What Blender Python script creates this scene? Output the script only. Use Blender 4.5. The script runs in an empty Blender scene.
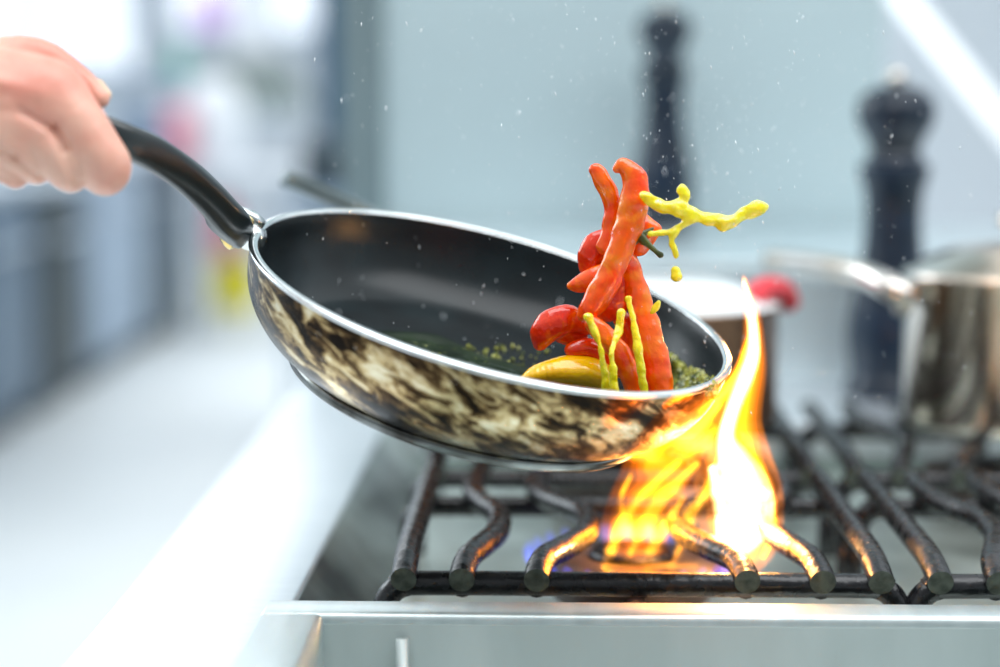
import bpy, math, random
import numpy as np
from mathutils import Vector, Matrix, Euler
random.seed(7); rng = np.random.RandomState(5)
SC = bpy.context.scene
COL = SC.collection
# ------------------------------------------------------------------ camera
CZ = 1.19                     # camera height over the kitchen floor
FPX = 1944.4                  # 70 mm lens on a 36 mm sensor, 1000 px wide
PITCH = math.atan(243.5/FPX); YAW = math.atan(50*math.cos(PITCH)/FPX)
cam_d = bpy.data.cameras.new('camera'); cam = bpy.data.objects.new('camera', cam_d); COL.objects.link(cam)
cam.location = (0, 0, CZ); cam.rotation_euler = (math.pi/2-PITCH, 0, YAW)
cam_d.lens = 70; cam_d.sensor_width = 36; cam_d.clip_start = .02; cam_d.clip_end = 60
cam_d.dof.use_dof = True; cam_d.dof.focus_distance = 1.075; cam_d.dof.aperture_fstop = 2.25
SC.camera = cam
# ------------------------------------------------------------------ world, lights, exposure
SC.view_settings.view_transform = 'Standard'; SC.view_settings.look = 'None'
SC.view_settings.gamma = 1; SC.view_settings.use_curve_mapping = False
SC.view_settings.exposure = 0.30
SC.cycles.use_denoising = True
SC.cycles.max_bounces = 8; SC.cycles.volume_bounces = 0; SC.cycles.transparent_max_bounces = 24
SC.cycles.sample_clamp_indirect = 6
W = bpy.data.worlds.new('kitchen_light'); SC.world = W; W.use_nodes = True
wn = W.node_tree; wn.nodes.clear()
def wnode(t, **k):
    n = wn.nodes.new(t)
    for a, b in k.items(): setattr(n, a, b)
    return n
wo = wnode('ShaderNodeOutputWorld'); wb = wnode('ShaderNodeBackground')
tc = wnode('ShaderNodeTexCoord'); sp = wnode('ShaderNodeSeparateXYZ')
wn.links.new(tc.outputs['Generated'], sp.inputs[0])
rz = wnode('ShaderNodeValToRGB')                       # brightness by elevation: dark below, bright ceiling lights above
mz = wnode('ShaderNodeMapRange'); mz.inputs[1].default_value = -1; mz.inputs[2].default_value = 1
wn.links.new(sp.outputs[2], mz.inputs[0]); wn.links.new(mz.outputs[0], rz.inputs[0])
e = rz.color_ramp.elements
e[0].position = 0; e[0].color = (.30, .34, .36, 1); e[1].position = 1; e[1].color = (1.0, 1.1, 1.16, 1)
for p, c in ((.42, (.42, .48, .50, 1)), (.50, (.75, .86, .92, 1)), (.62, (.95, 1.05, 1.12, 1)), (.80, (1.2, 1.3, 1.36, 1))):
    q = e.new(p); q.color = c
my = wnode('ShaderNodeMapRange'); my.inputs[1].default_value = -1; my.inputs[2].default_value = .3
my.inputs[3].default_value = .30; my.inputs[4].default_value = 1.0     # the room behind the camera is dimmer
wn.links.new(sp.outputs[1], my.inputs[0])
vm = wnode('ShaderNodeVectorMath', operation='SCALE')
wn.links.new(rz.outputs[0], vm.inputs[0]); wn.links.new(my.outputs[0], vm.inputs['Scale'])
wn.links.new(vm.outputs[0], wb.inputs[0]); wb.inputs[1].default_value = .86
wn.links.new(wb.outputs[0], wo.inputs[0])

def area(name, loc, target, size, power, color):
    d = bpy.data.lights.new(name, 'AREA'); d.energy = power; d.color = color; d.shape = 'RECTANGLE'
    d.size, d.size_y = size
    o = bpy.data.objects.new(name, d); COL.objects.link(o); o.location = loc
    o.rotation_euler = (Vector(target)-Vector(loc)).to_track_quat('-Z', 'Y').to_euler(); return o
area('window_daylight', (-2.2, 2.6, 2.1), (0, 1.2, .95), (1.6, 1.2), 26, (.86, .95, 1))
area('overhead_sheen_light', (.75, .62, 2.6), (.75, .62, .95), (3.2, 1.3), 46, (.95, .98, 1)).rotation_euler = (0, 0, 0)  # added unseen light, sized and placed to put sheen on the pan handle
area('kitchen_ceiling_light', (-2.2, 8, 2.8), (-1.8, 8, 0), (4, 9), 120, (.93, .97, 1))

# ------------------------------------------------------------------ projecting helpers (a pixel of the frame + a distance)
RM = Euler((math.pi/2-PITCH, 0, YAW)).to_matrix()
CR, CU, CF = RM.col[0].copy(), RM.col[1].copy(), -RM.col[2]
CAM = Vector((0, 0, CZ))
def ray(px, py): return (CF*FPX + CR*(px-500) + CU*(333.5-py)).normalized()
def P(px, py, Y):
    d = ray(px, py); return CAM + d*(Y/d.y)
def PZ(px, py, z):
    d = ray(px, py); return CAM + d*((z-CZ)/d.z)
# ------------------------------------------------------------------ materials
def mat(name, col, rough=.5, metal=0., var=None, vscale=20., bump=0., bscale=80., stretch=None, coat=0., spec=None,
        trans=0., sss=0., ssc=None, emit=None, estr=0., rvar=0., vpos=(.35, .65)):
    m = bpy.data.materials.new(name); m.use_nodes = True; t = m.node_tree; b = t.nodes['Principled BSDF']
    b.inputs['Base Color'].default_value = (*col, 1); b.inputs['Roughness'].default_value = rough
    b.inputs['Metallic'].default_value = metal; b.inputs['Coat Weight'].default_value = coat
    if coat: b.inputs['Coat Roughness'].default_value = .06
    if spec is not None: b.inputs['Specular IOR Level'].default_value = spec
    if trans: b.inputs['Transmission Weight'].default_value = trans
    if sss:
        b.inputs['Subsurface Weight'].default_value = sss; b.inputs['Subsurface Scale'].default_value = .006
        b.inputs['Subsurface Radius'].default_value = ssc or (1, .35, .2)
    if emit: b.inputs['Emission Color'].default_value = (*emit, 1); b.inputs['Emission Strength'].default_value = estr
    co = t.nodes.new('ShaderNodeTexCoord'); mp = t.nodes.new('ShaderNodeMapping')
    t.links.new(co.outputs['Object'], mp.inputs[0])
    if stretch: mp.inputs['Scale'].default_value = stretch
    n = t.nodes.new('ShaderNodeTexNoise'); n.inputs['Scale'].default_value = vscale; n.inputs['Detail'].default_value = 5
    t.links.new(mp.outputs[0], n.inputs['Vector'])
    if var is None: var = tuple(min(1, c*.86) for c in col)
    r = t.nodes.new('ShaderNodeValToRGB'); r.color_ramp.elements[0].position = vpos[0]; r.color_ramp.elements[1].position = vpos[1]
    r.color_ramp.elements[0].color = (*var, 1); r.color_ramp.elements[1].color = (*col, 1)
    t.links.new(n.outputs[0], r.inputs[0]); t.links.new(r.outputs[0], b.inputs['Base Color'])
    if rvar:
        mr = t.nodes.new('ShaderNodeMapRange'); mr.inputs[3].default_value = max(.02, rough-rvar); mr.inputs[4].default_value = rough+rvar
        t.links.new(n.outputs[0], mr.inputs[0]); t.links.new(mr.outputs[0], b.inputs['Roughness'])
    if bump:
        n2 = t.nodes.new('ShaderNodeTexNoise'); n2.inputs['Scale'].default_value = bscale; n2.inputs['Detail'].default_value = 4
        t.links.new(mp.outputs[0], n2.inputs['Vector'])
        bp = t.nodes.new('ShaderNodeBump'); bp.inputs['Strength'].default_value = bump; bp.inputs['Distance'].default_value = .002
        t.links.new(n2.outputs[0], bp.inputs['Height']); t.links.new(bp.outputs[0], b.inputs['Normal'])
    return m
M = {}
M['steel'] = mat('brushed_steel', (.86, .90, .93), .36, .85, var=(.80, .84, .88), vscale=14, stretch=(1, 14, 1), rvar=.07)
M['steel_rim'] = mat('steel_rim', (.66, .73, .73), .36, .8, var=(.56, .63, .63), vscale=10, stretch=(8, 1, 1), rvar=.06)
M['steel_well'] = mat('well_steel', (.40, .48, .46), .34, .7, var=(.13, .16, .16), vscale=12, rvar=.12, vpos=(.36, .60))
M['trough'] = mat('trough_steel', (.50, .56, .55), .42, .35, var=(.42, .48, .47), vscale=5, stretch=(4, 1, 1))
M['steel_floor'] = mat('well_floor_steel', (.74, .82, .77), .4, .8, var=(.36, .42, .38), vscale=7, rvar=.1, vpos=(.32, .52))
M['steel_wall'] = mat('wall_steel', (.56, .68, .71), .5, .25, var=(.49, .60, .63), vscale=2.2)
M['ledge'] = mat('ledge_steel', (.66, .75, .78), .35, .6, var=(.6, .7, .73), vscale=3)
M['post'] = mat('post_steel', (.22, .29, .31), .45, .5, vscale=3)
M['white'] = mat('white_wall', (.82, .87, .93), .6, vscale=2)
M['floor'] = mat('pale_floor', (.84, .87, .87), .45, var=(.77, .81, .82), vscale=1.2)
M['black_plastic'] = mat('black_plastic', (.005, .011, .013), .30, vscale=60, var=(.004, .008, .010), spec=.7)
M['nonstick'] = mat('nonstick_coating', (.006, .012, .014), .27, vscale=30, var=(.003, .005, .006), bump=.06, bscale=500, spec=.32)
M['alu_rim'] = mat('polished_rim', (.85, .88, .88), .2, 1, vscale=60)
M['base'] = mat('blackened_base_metal', (.34, .36, .35), .22, 1, var=(.04, .035, .03), vscale=28)
M['brass'] = mat('gold_ring', (.92, .66, .22), .2, 1, vscale=60)
M['iron'] = mat('burnt_iron', (.010, .010, .012), .27, .0, var=(.003, .003, .004), vscale=90, bump=.6, bscale=110, rvar=.12, spec=.5)
M['iron_end'] = mat('greasy_iron_end', (.13, .15, .12), .5, .3, var=(.06, .07, .055), vscale=160, bump=.4, bscale=300)
M['burner'] = mat('burner_iron', (.10, .07, .055), .45, .4, vscale=60, bump=.3)
M['skin'] = mat('skin', (.78, .45, .34), .40, var=(.70, .27, .20), vscale=22, sss=.18, bump=.2, bscale=200, vpos=(.36, .62))
M['nail'] = mat('nail', (.84, .60, .42), .25, vscale=60)
M['pepper'] = mat('cooked_pepper', (.97, .16, .0), .14, var=(.92, .055, .0), vscale=55, sss=.08, coat=.45, bump=.8, bscale=85)
M['pepper_red'] = mat('red_pepper', (.88, .06, .0), .16, var=(.70, .018, .0), vscale=50, sss=.08, coat=.45, bump=.8, bscale=85)
M['yellow'] = mat('yellow_pepper', (.98, .62, .0), .15, var=(.90, .45, .0), vscale=50, sss=.08, coat=.5, bump=.4, bscale=160)
M['green'] = mat('green_stalk', (.10, .13, .02), .3, var=(.03, .045, .01), vscale=90)
M['oil'] = mat('golden_oil', (1.0, .88, .02), .06, var=(1.0, .74, .0), vscale=160, trans=.12, sss=.6, ssc=(1, .8, .1), bump=.8, bscale=260, coat=.5)
M['herb'] = mat('herb_sauce', (.42, .42, .05), .25, var=(.06, .10, .03), vscale=160, bump=.8, bscale=220, coat=.4)
def flecks(m, col, lo=.56, hi=.66, sc=110):
    t = m.node_tree; b = t.nodes['Principled BSDF']; src = b.inputs['Base Color'].links[0].from_socket
    n = t.nodes.new('ShaderNodeTexNoise'); n.inputs['Scale'].default_value = sc; n.inputs['Detail'].default_value = 3; n.inputs['Distortion'].default_value = 1.2
    co = t.nodes.new('ShaderNodeTexCoord'); t.links.new(co.outputs['Object'], n.inputs['Vector'])
    mr = t.nodes.new('ShaderNodeMapRange'); mr.inputs[1].default_value = lo; mr.inputs[2].default_value = hi; t.links.new(n.outputs[0], mr.inputs[0])
    mx = t.nodes.new('ShaderNodeMix'); mx.data_type = 'RGBA'; t.links.new(mr.outputs[0], mx.inputs[0]); t.links.new(src, mx.inputs[6]); mx.inputs[7].default_value = (*col, 1)
    t.links.new(mx.outputs[2], b.inputs['Base Color'])
flecks(M['pepper'], (1, .36, 0), .48, .80, 60); flecks(M['pepper_red'], (1, .22, 0), .48, .80, 60)
M['mill'] = mat('dark_wood', (.003, .017, .042), .3, var=(.002, .008, .018), vscale=12, stretch=(1, 1, 6), coat=.1)
M['pot'] = mat('pot_steel', (.76, .72, .68), .16, 1, var=(.62, .52, .42), vscale=10)  # brown variation stands in for brown bands reflected in the saucepan
M['copper'] = mat('browned_pot', (.33, .20, .13), .3, .8, var=(.16, .09, .06), vscale=14)
M['red'] = mat('red_rubber', (.80, .04, .06), .5)
M['spray'] = mat('spray', (.96, .98, 1), .2, coat=.8)

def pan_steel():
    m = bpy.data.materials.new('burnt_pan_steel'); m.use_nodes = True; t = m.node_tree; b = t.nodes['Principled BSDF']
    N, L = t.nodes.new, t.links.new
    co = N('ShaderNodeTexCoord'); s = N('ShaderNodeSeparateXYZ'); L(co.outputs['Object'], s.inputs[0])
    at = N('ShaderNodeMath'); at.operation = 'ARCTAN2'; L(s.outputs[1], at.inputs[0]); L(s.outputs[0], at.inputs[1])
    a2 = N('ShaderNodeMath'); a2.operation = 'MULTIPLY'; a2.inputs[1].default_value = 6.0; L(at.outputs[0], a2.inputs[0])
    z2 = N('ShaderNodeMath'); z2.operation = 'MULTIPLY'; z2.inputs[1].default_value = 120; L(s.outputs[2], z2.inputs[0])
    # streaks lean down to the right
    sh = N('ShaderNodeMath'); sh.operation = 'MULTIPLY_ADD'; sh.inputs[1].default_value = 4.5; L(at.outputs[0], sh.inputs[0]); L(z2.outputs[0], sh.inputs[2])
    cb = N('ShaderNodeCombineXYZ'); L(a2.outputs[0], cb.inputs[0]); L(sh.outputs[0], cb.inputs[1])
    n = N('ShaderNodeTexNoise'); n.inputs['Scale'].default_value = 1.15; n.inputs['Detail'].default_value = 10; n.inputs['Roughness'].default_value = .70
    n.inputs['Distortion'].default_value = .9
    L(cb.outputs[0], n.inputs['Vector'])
    r = N('ShaderNodeValToRGB'); e = r.color_ramp.elements  # brown to cream ramp: burn stains plus reflections put into the colour
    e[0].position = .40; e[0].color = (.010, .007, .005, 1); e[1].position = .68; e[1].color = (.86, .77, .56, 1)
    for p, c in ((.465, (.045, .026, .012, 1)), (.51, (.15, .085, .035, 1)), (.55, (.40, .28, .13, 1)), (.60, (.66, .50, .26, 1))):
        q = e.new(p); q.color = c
    # broad dark patches over the fine streaks: soot plus painted-in dark reflections
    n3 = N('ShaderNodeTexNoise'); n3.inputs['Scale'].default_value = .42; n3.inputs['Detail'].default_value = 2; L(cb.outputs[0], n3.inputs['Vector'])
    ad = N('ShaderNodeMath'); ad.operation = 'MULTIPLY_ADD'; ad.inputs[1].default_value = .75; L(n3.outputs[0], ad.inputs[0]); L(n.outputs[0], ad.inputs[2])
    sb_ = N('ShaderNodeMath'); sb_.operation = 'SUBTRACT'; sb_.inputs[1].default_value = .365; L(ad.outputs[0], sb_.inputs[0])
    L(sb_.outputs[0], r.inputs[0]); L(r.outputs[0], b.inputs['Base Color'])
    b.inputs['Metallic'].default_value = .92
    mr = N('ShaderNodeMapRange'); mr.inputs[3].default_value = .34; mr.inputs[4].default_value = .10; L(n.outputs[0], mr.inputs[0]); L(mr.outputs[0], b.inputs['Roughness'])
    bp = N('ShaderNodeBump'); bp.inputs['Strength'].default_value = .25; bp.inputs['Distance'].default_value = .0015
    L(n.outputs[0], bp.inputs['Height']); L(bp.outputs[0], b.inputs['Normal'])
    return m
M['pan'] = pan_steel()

def fire(name, col, strength, col2=None, noise=0., nscale=30, stretch=(1, 1, .35)):
    m = bpy.data.materials.new(name); m.use_nodes = True; t = m.node_tree; t.nodes.clear()
    o = t.nodes.new('ShaderNodeOutputMaterial'); em = t.nodes.new('ShaderNodeEmission')
    em.inputs[0].default_value = (*col, 1); em.inputs[1].default_value = strength
    t.links.new(em.outputs[0], o.inputs['Volume'])
    if noise:
        co = t.nodes.new('ShaderNodeTexCoord'); mp = t.nodes.new('ShaderNodeMapping'); mp.inputs['Scale'].default_value = stretch
        mp.inputs['Rotation'].default_value = (0, math.radians(24), 0)
        n = t.nodes.new('ShaderNodeTexNoise'); n.inputs['Scale'].default_value = nscale; n.inputs['Detail'].default_value = 3
        n.inputs['Distortion'].default_value = .6
        t.links.new(co.outputs['Object'], mp.inputs[0]); t.links.new(mp.outputs[0], n.inputs['Vector'])
        mr = t.nodes.new('ShaderNodeMapRange'); mr.inputs[1].default_value = .5-noise; mr.inputs[2].default_value = .5+noise
        mr.inputs[3].default_value = 0; mr.inputs[4].default_value = strength
        t.links.new(n.outputs[0], mr.inputs[0]); t.links.new(mr.outputs[0], em.inputs[1])
    return m

# ------------------------------------------------------------------ mesh helpers: all shapes are given in world metres
def link(name, V, F, m, parent=None, smooth=True, origin=None, mats=None, mi=None):
    """one mesh object from world-space vertices; stored in the parent's frame"""
    V = [Vector(v) for v in V]
    me = bpy.data.meshes.new(name)
    o = bpy.data.objects.new(name, me); COL.objects.link(o)
    if parent is not None:
        o.parent = parent; inv = FR[parent.name].inverted(); V = [inv @ v for v in V]; FR[o.name] = FR[parent.name]
    else:
        if origin is None:
            n = len(V); origin = Vector((sum(v.x for v in V)/n, sum(v.y for v in V)/n, min(v.z for v in V)))
        origin = Vector(origin); o.location = origin; V = [v-origin for v in V]; FR[o.name] = Matrix.Translation(origin)
    me.from_pydata([tuple(v) for v in V], [], F)
    me.materials.append(m)
    for x in (mats or []): me.materials.append(x)
    if mi is not None:
        for p, i in zip(me.polygons, mi): p.material_index = i
    me.update()
    if smooth:
        for p in me.polygons: p.use_smooth = True
    return o
FR = {}
def thing(name, loc, label, cat, group=None, mtx=None):
    o = bpy.data.objects.new(name, None); COL.objects.link(o); o.empty_display_size = .02
    if mtx is not None: o.matrix_world = mtx; FR[o.name] = mtx.copy()
    else: o.location = loc; FR[o.name] = Matrix.Translation(Vector(loc))
    tag(o, label, cat, group); return o
def tag(o, label=None, cat=None, group=None, kind=None):
    if label: o['label'] = label
    if cat: o['category'] = cat
    if group: o['group'] = group
    if kind: o['kind'] = kind
    return o
class MB:
    def __init__(s): s.V = []; s.F = []
    def add(s, V, F):
        n = len(s.V); s.V += [Vector(v) for v in V]; s.F += [tuple(i+n for i in f) for f in F]; return s
    def box(s, lo, hi, bev=0.):
        x0, y0, z0 = lo; x1, y1, z1 = hi
        b = min(bev, (x1-x0)*.49, (y1-y0)*.49, (z1-z0)*.49)
        if b <= 0:
            V = [(x, y, z) for z in (z0, z1) for y in (y0, y1) for x in (x0, x1)]
            return s.add(V, [(0, 2, 3, 1), (4, 5, 7, 6), (0, 1, 5, 4), (2, 6, 7, 3), (0, 4, 6, 2), (1, 3, 7, 5)])
        import bmesh
        bm = bmesh.new(); bmesh.ops.create_cube(bm, size=1)
        for v in bm.verts:
            v.co = Vector(((x0+x1)/2+v.co.x*(x1-x0), (y0+y1)/2+v.co.y*(y1-y0), (z0+z1)/2+v.co.z*(z1-z0)))
        bmesh.ops.bevel(bm, geom=bm.edges[:], offset=b, segments=3, profile=.5, affect='EDGES')
        bm.verts.index_update()
        s.add([v.co.copy() for v in bm.verts], [tuple(v.index for v in f.verts) for f in bm.faces]); bm.free(); return s
    def tube(s, pts, rad, seg=16, sx=1., sy=1., up=None, caps=True, round_=False):
        pts = [Vector(p) for p in pts]; n = len(pts)
        rad = rad if isinstance(rad, (list, tuple)) else [rad]*n
        V = []; F = []
        prev = None
        for i, p in enumerate(pts):
            t = (pts[min(i+1, n-1)]-pts[max(i-1, 0)]).normalized()
            if up is not None: a = (up - t*up.dot(t)).normalized()
            else:
                ref = prev if prev is not None else (Vector((0, 0, 1)) if abs(t.z) < .9 else Vector((1, 0, 0)))
                a = (ref-t*ref.dot(t)).normalized(); prev = a
            b = t.cross(a)
            for k in range(seg):
                w = 2*math.pi*k/seg; V.append(p + a*(math.cos(w)*rad[i]*sy) + b*(math.sin(w)*rad[i]*sx))
        for i in range(n-1):
            for k in range(seg):
                k2 = (k+1) % seg; F.append((i*seg+k, i*seg+k2, (i+1)*seg+k2, (i+1)*seg+k))
        if caps: F.append(tuple(range(seg))[::-1]); F.append(tuple((n-1)*seg+k for k in range(seg)))
        return s.add(V, F)
    def lathe(s, prof, c, seg=64, mtx=None, closed=False):
        V = []; F = []; n = len(prof)
        for r, z in prof:
            for k in range(seg):
                w = 2*math.pi*k/seg; V.append(Vector((r*math.cos(w), r*math.sin(w), z)))
        m = n if closed else n-1
        for i in range(m):
            j = (i+1) % n
            for k in range(seg):
                k2 = (k+1) % seg; F.append((i*seg+k, i*seg+k2, j*seg+k2, j*seg+k))
        if not closed:
            if prof[0][0] > 1e-5: pass
        V = [(mtx @ v) if mtx is not None else v+Vector(c) for v in V]
        return s.add(V, F)
    def build(s, name, m, parent=None, smooth=True, **k): return link(name, s.V, s.F, m, parent, smooth, **k)
def auto_smooth(o, ang=40):
    # keep hard corners on boxy steel: split shading at sharp edges
    me = o.data
    import bmesh
    bm = bmesh.new(); bm.from_mesh(me)
    for e_ in bm.edges:
        if len(e_.link_faces) == 2 and e_.calc_face_angle(0) > math.radians(ang): e_.smooth = False
    bm.to_mesh(me); bm.free(); return o
def catmull(pts, n=8):
    pts = [tuple(p) for p in pts]; out = []
    q = [pts[0]]+pts+[pts[-1]]
    for i in range(1, len(q)-2):
        for k in range(n):
            t = k/n
            out.append(tuple(.5*((2*b)+(-a+c)*t+(2*a-5*b+4*c-d)*t*t+(-a+3*b-3*c+d)*t**3) for a, b, c, d in zip(q[i-1], q[i], q[i+1], q[i+2])))
    out.append(pts[-1]); return out

# ---- implicit surfaces meshed with surface nets, for the organic shapes (hand, peppers, oil, flames)
def nets(f, lo, hi, h):
    ax = [np.arange(lo[i]-2*h, hi[i]+3*h, h) for i in range(3)]
    X, Y, Z = np.meshgrid(*ax, indexing='ij'); D = f(X, Y, Z)
    nx, ny, nz = D.shape; S = D < 0
    c = np.zeros((nx-1, ny-1, nz-1, 3)); cnt = np.zeros((nx-1, ny-1, nz-1))
    offs = [(a, b, d) for a in (0, 1) for b in (0, 1) for d in (0, 1)]
    sl = lambda A, o: A[o[0]:nx-1+o[0], o[1]:ny-1+o[1], o[2]:nz-1+o[2]]
    for o in offs:
        for a in range(3):
            if o[a]: continue
            o2 = list(o); o2[a] = 1
            d1, d2 = sl(D, o), sl(D, o2); m = (d1 < 0) != (d2 < 0)
            t = np.where(m, d1/np.where(m, d1-d2, 1), 0)
            for q in range(3):
                c[..., q] += np.where(m, (o[q] + (t if q == a else 0)), 0)
            cnt += m
    act = cnt > 0; idx = -np.ones(act.shape, int); idx[act] = np.arange(act.sum())
    ii = np.argwhere(act); pos = c[act]/cnt[act][:, None] + ii
    V = np.stack([ax[q][0]+pos[:, q]*h for q in range(3)], 1)
    F = []
    for a in range(3):
        o2 = [0, 0, 0]; o2[a] = 1
        A = S[:nx-o2[0], :ny-o2[1], :nz-o2[2]]; B = S[o2[0]:, o2[1]:, o2[2]:]
        for (i, j, k) in np.argwhere(A != B):
            b_, c_ = (a+1) % 3, (a+2) % 3
            p = np.array((i, j, k)); db = np.zeros(3, int); db[b_] = 1; dc = np.zeros(3, int); dc[c_] = 1
            if p[b_] < 1 or p[c_] < 1: continue
            try: q = [idx[tuple(p-db-dc)], idx[tuple(p-dc)], idx[tuple(p)], idx[tuple(p-db)]]
            except IndexError: continue
            if min(q) < 0: continue
            F.append(tuple(q) if S[i, j, k] else tuple(q[::-1]))
    return V, F
def smin(a, b, k):
    h = np.clip(.5+.5*(b-a)/k, 0, 1); return b*(1-h)+a*h - k*h*(1-h)
def chain_sdf(pts, flat=1.):
    def f(X, Y, Z):
        d = None
        for (a, b) in zip(pts[:-1], pts[1:]):
            ax_, ay, az, ra = a; bx, by, bz, rb = b
            dx, dy, dz = bx-ax_, by-ay, (bz-az)*flat
            px_, py_, pz_ = X-ax_, Y-ay, (Z-az)*flat
            L2 = dx*dx+dy*dy+dz*dz+1e-9
            t = np.clip((px_*dx+py_*dy+pz_*dz)/L2, 0, 1)
            q = np.sqrt((px_-t*dx)**2+(py_-t*dy)**2+(pz_-t*dz)**2) - (ra+(rb-ra)*t)
            d = q if d is None else np.minimum(d, q)
        return d
    return f
def wob(X, Y, Z, s, seed=0):
    return (np.sin(X/s+seed)+np.sin(Y/s*1.13+2*seed+1)+np.sin(Z/s*.9+seed*3)+np.sin((X+Y)/s*.71+seed)*.8+np.sin((Y-Z)/s*1.7+seed)*.6)/4.4
def blob(chains, Y0, h=1.6, k=6., kj=None, noise=0., ns=9., seed=0, flat=1., n=4, relax=0):
    """chains: lists of (px, py, w, r) in px at distance Y0 (w: away from the camera), joined smoothly; returns world V, F"""
    fs = [(chain_sdf(catmull(c, n) if n > 1 and len(c) > 2 else c, flat)) for c in chains]
    A = np.array([p for c in chains for p in c], float)
    R = A[:, 3].max()+k*.5+noise+2
    lo = (A[:, :3].min(0)-[R, R, R/min(1, flat) if flat < 1 else R]); hi = (A[:, :3].max(0)+[R, R, R/min(1, flat) if flat < 1 else R])
    def f(X, Y, Z):
        d = fs[0](X, Y, Z)
        for g in fs[1:]: d = smin(d, g(X, Y, Z), kj or k)
        if noise: d = d + noise*wob(X, Y, Z, ns, seed)
        return d
    V, F = nets(f, lo, hi, h)
    s = Y0/FPX
    o0 = P(500, 333.5, Y0); ex = P(501, 333.5, Y0)-o0; ey = P(500, 334.5, Y0)-o0
    # one flat frame at distance Y0: x and y of the frame are px-sized steps, w goes straight away
    W3 = [o0+ex*(v[0]-500)+ey*(v[1]-333.5)+Vector((0, s*v[2], 0)) for v in V]
    F = [tuple(f[::-1]) for f in F]
    return W3, F

# ================================================================== SETTING
LX = PZ(58, 667, .900).x      # left side of the range
b = MB().box((-9, -1.5, -.05), (9, 16, 0)); tag(b.build('floor', M['floor'], smooth=False), kind='structure')
# stainless wall panel behind the ledge, its dark edge post, white walls further off
b = MB().box((-.212, 2.5, 0), (.424, 2.62, 2.6)); tag(b.build('wall_back', M['steel_wall'], smooth=False), kind='structure')
b = MB().box((-.264, 2.48, 0), (-.2125, 2.62, 2.6), .004); tag(b.build('trim_1', M['post'], smooth=False), kind='structure')
b = MB().box((.5, 4.2, 0), (6, 4.3, 2.9)); tag(b.build('wall_right', M['white'], smooth=False), kind='structure')
b = MB().box((-8, 15, 0), (3, 15.2, 3)); tag(b.build('wall_far', M['white'], smooth=False), kind='structure')
b = MB().box((-4.8, 3.0, 0), (-4.7, 15, 3)); tag(b.build('wall_left', M['white'], smooth=False), kind='structure')

# ================================================================== THE RANGE
Z_DECK, Z_WELL, Z_LEDGE = .900, .855, 1.02
rg = thing('gas_range', (.1, 1.3, 0), 'long stainless steel gas range with sunken burner well under the black grates', 'stove')
WX0, WY0, WY1, RX = PZ(298, 600, .900).x, 1.04, 1.69, 1.05
d = MB()
d.box((LX, .45, Z_DECK-.03), (WX0, 1.95, Z_DECK), .004)
d.box((WX0, WY1, Z_DECK-.03), (RX, 1.95, Z_DECK), .003)
auto_smooth(d.build('deck', M['steel'], rg))
w = MB()
w.add([(WX0, WY0, Z_DECK-.001), (WX0, WY1, Z_DECK-.001), (WX0+.043, WY1, Z_WELL), (WX0+.043, WY0, Z_WELL), (WX0, WY0, Z_WELL-.01), (WX0, WY1, Z_WELL-.01)],
      [(0, 3, 2, 1), (0, 1, 5, 4), (3, 4, 5, 2), (0, 4, 3), (1, 2, 5)])
w.box((WX0, WY1, Z_WELL-.02), (RX, WY1+.004, Z_DECK-.031)); w.box((WX0, WY0-.002, Z_WELL-.02), (RX, WY0, .899))
w.build('well_side', M['steel_well'], rg, smooth=False)
MB().box((WX0, WY0, Z_WELL-.01), (RX, WY1, Z_WELL)).build('well_floor', M['steel_floor'], rg, smooth=False)
MB().box((LX+.005, .47, .12), (RX, 1.94, Z_WELL-.075)).build('cabinet_body', M['steel'], rg, smooth=False)
r = MB().box((LX, 1.95, .5), (RX, 1.97, Z_LEDGE-.02)); r.box((LX, 1.945, Z_LEDGE-.02), (RX, 2.47, Z_LEDGE), .004)
auto_smooth(r.build('rear_ledge', M['ledge'], rg))
for x in (LX+.04, RX-.06):
    for y in (.55, 1.85):
        MB().tube([(x, y, 0), (x, y, .12)], .022, 16).build('leg', M['steel'], rg)
# raised front basin: a rim frame around a sunken trough
ZR = .913; BX = PZ(263, 604, ZR).x; BI = PZ(321, 619, ZR).x
f = MB()
f.box((BX, 1.009, ZR-.02), (RX, 1.0375, ZR), .004); f.box((BX, .55, ZR-.02), (BI, 1.010, ZR), .004)
f.box((BX, .52, ZR-.02), (RX, .551, ZR), .003)
auto_smooth(f.build('basin_rim', M['steel_rim'], rg))
f = MB()
f.box((BI-.002, 1.0085, Z_DECK-.1), (RX, 1.014, ZR-.006)); f.box((BI-.006, .545, Z_DECK-.1), (BI-.0005, 1.010, ZR-.006)); f.box((BI, .545, Z_DECK-.1), (RX, 1.010, Z_DECK-.095))
f.build('basin_trough', M['trough'], rg, smooth=False)
p0 = Vector((P(402, 634, 1.003).x, 1.003, ZR-.012))
MB().tube([p0, p0+Vector((0, 0, -.045)), p0+Vector((0, -.03, -.06))], .0036, 12).build('basin_streak', M['trough'], rg)  # thin rod added to stand in for a pale reflected streak

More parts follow.
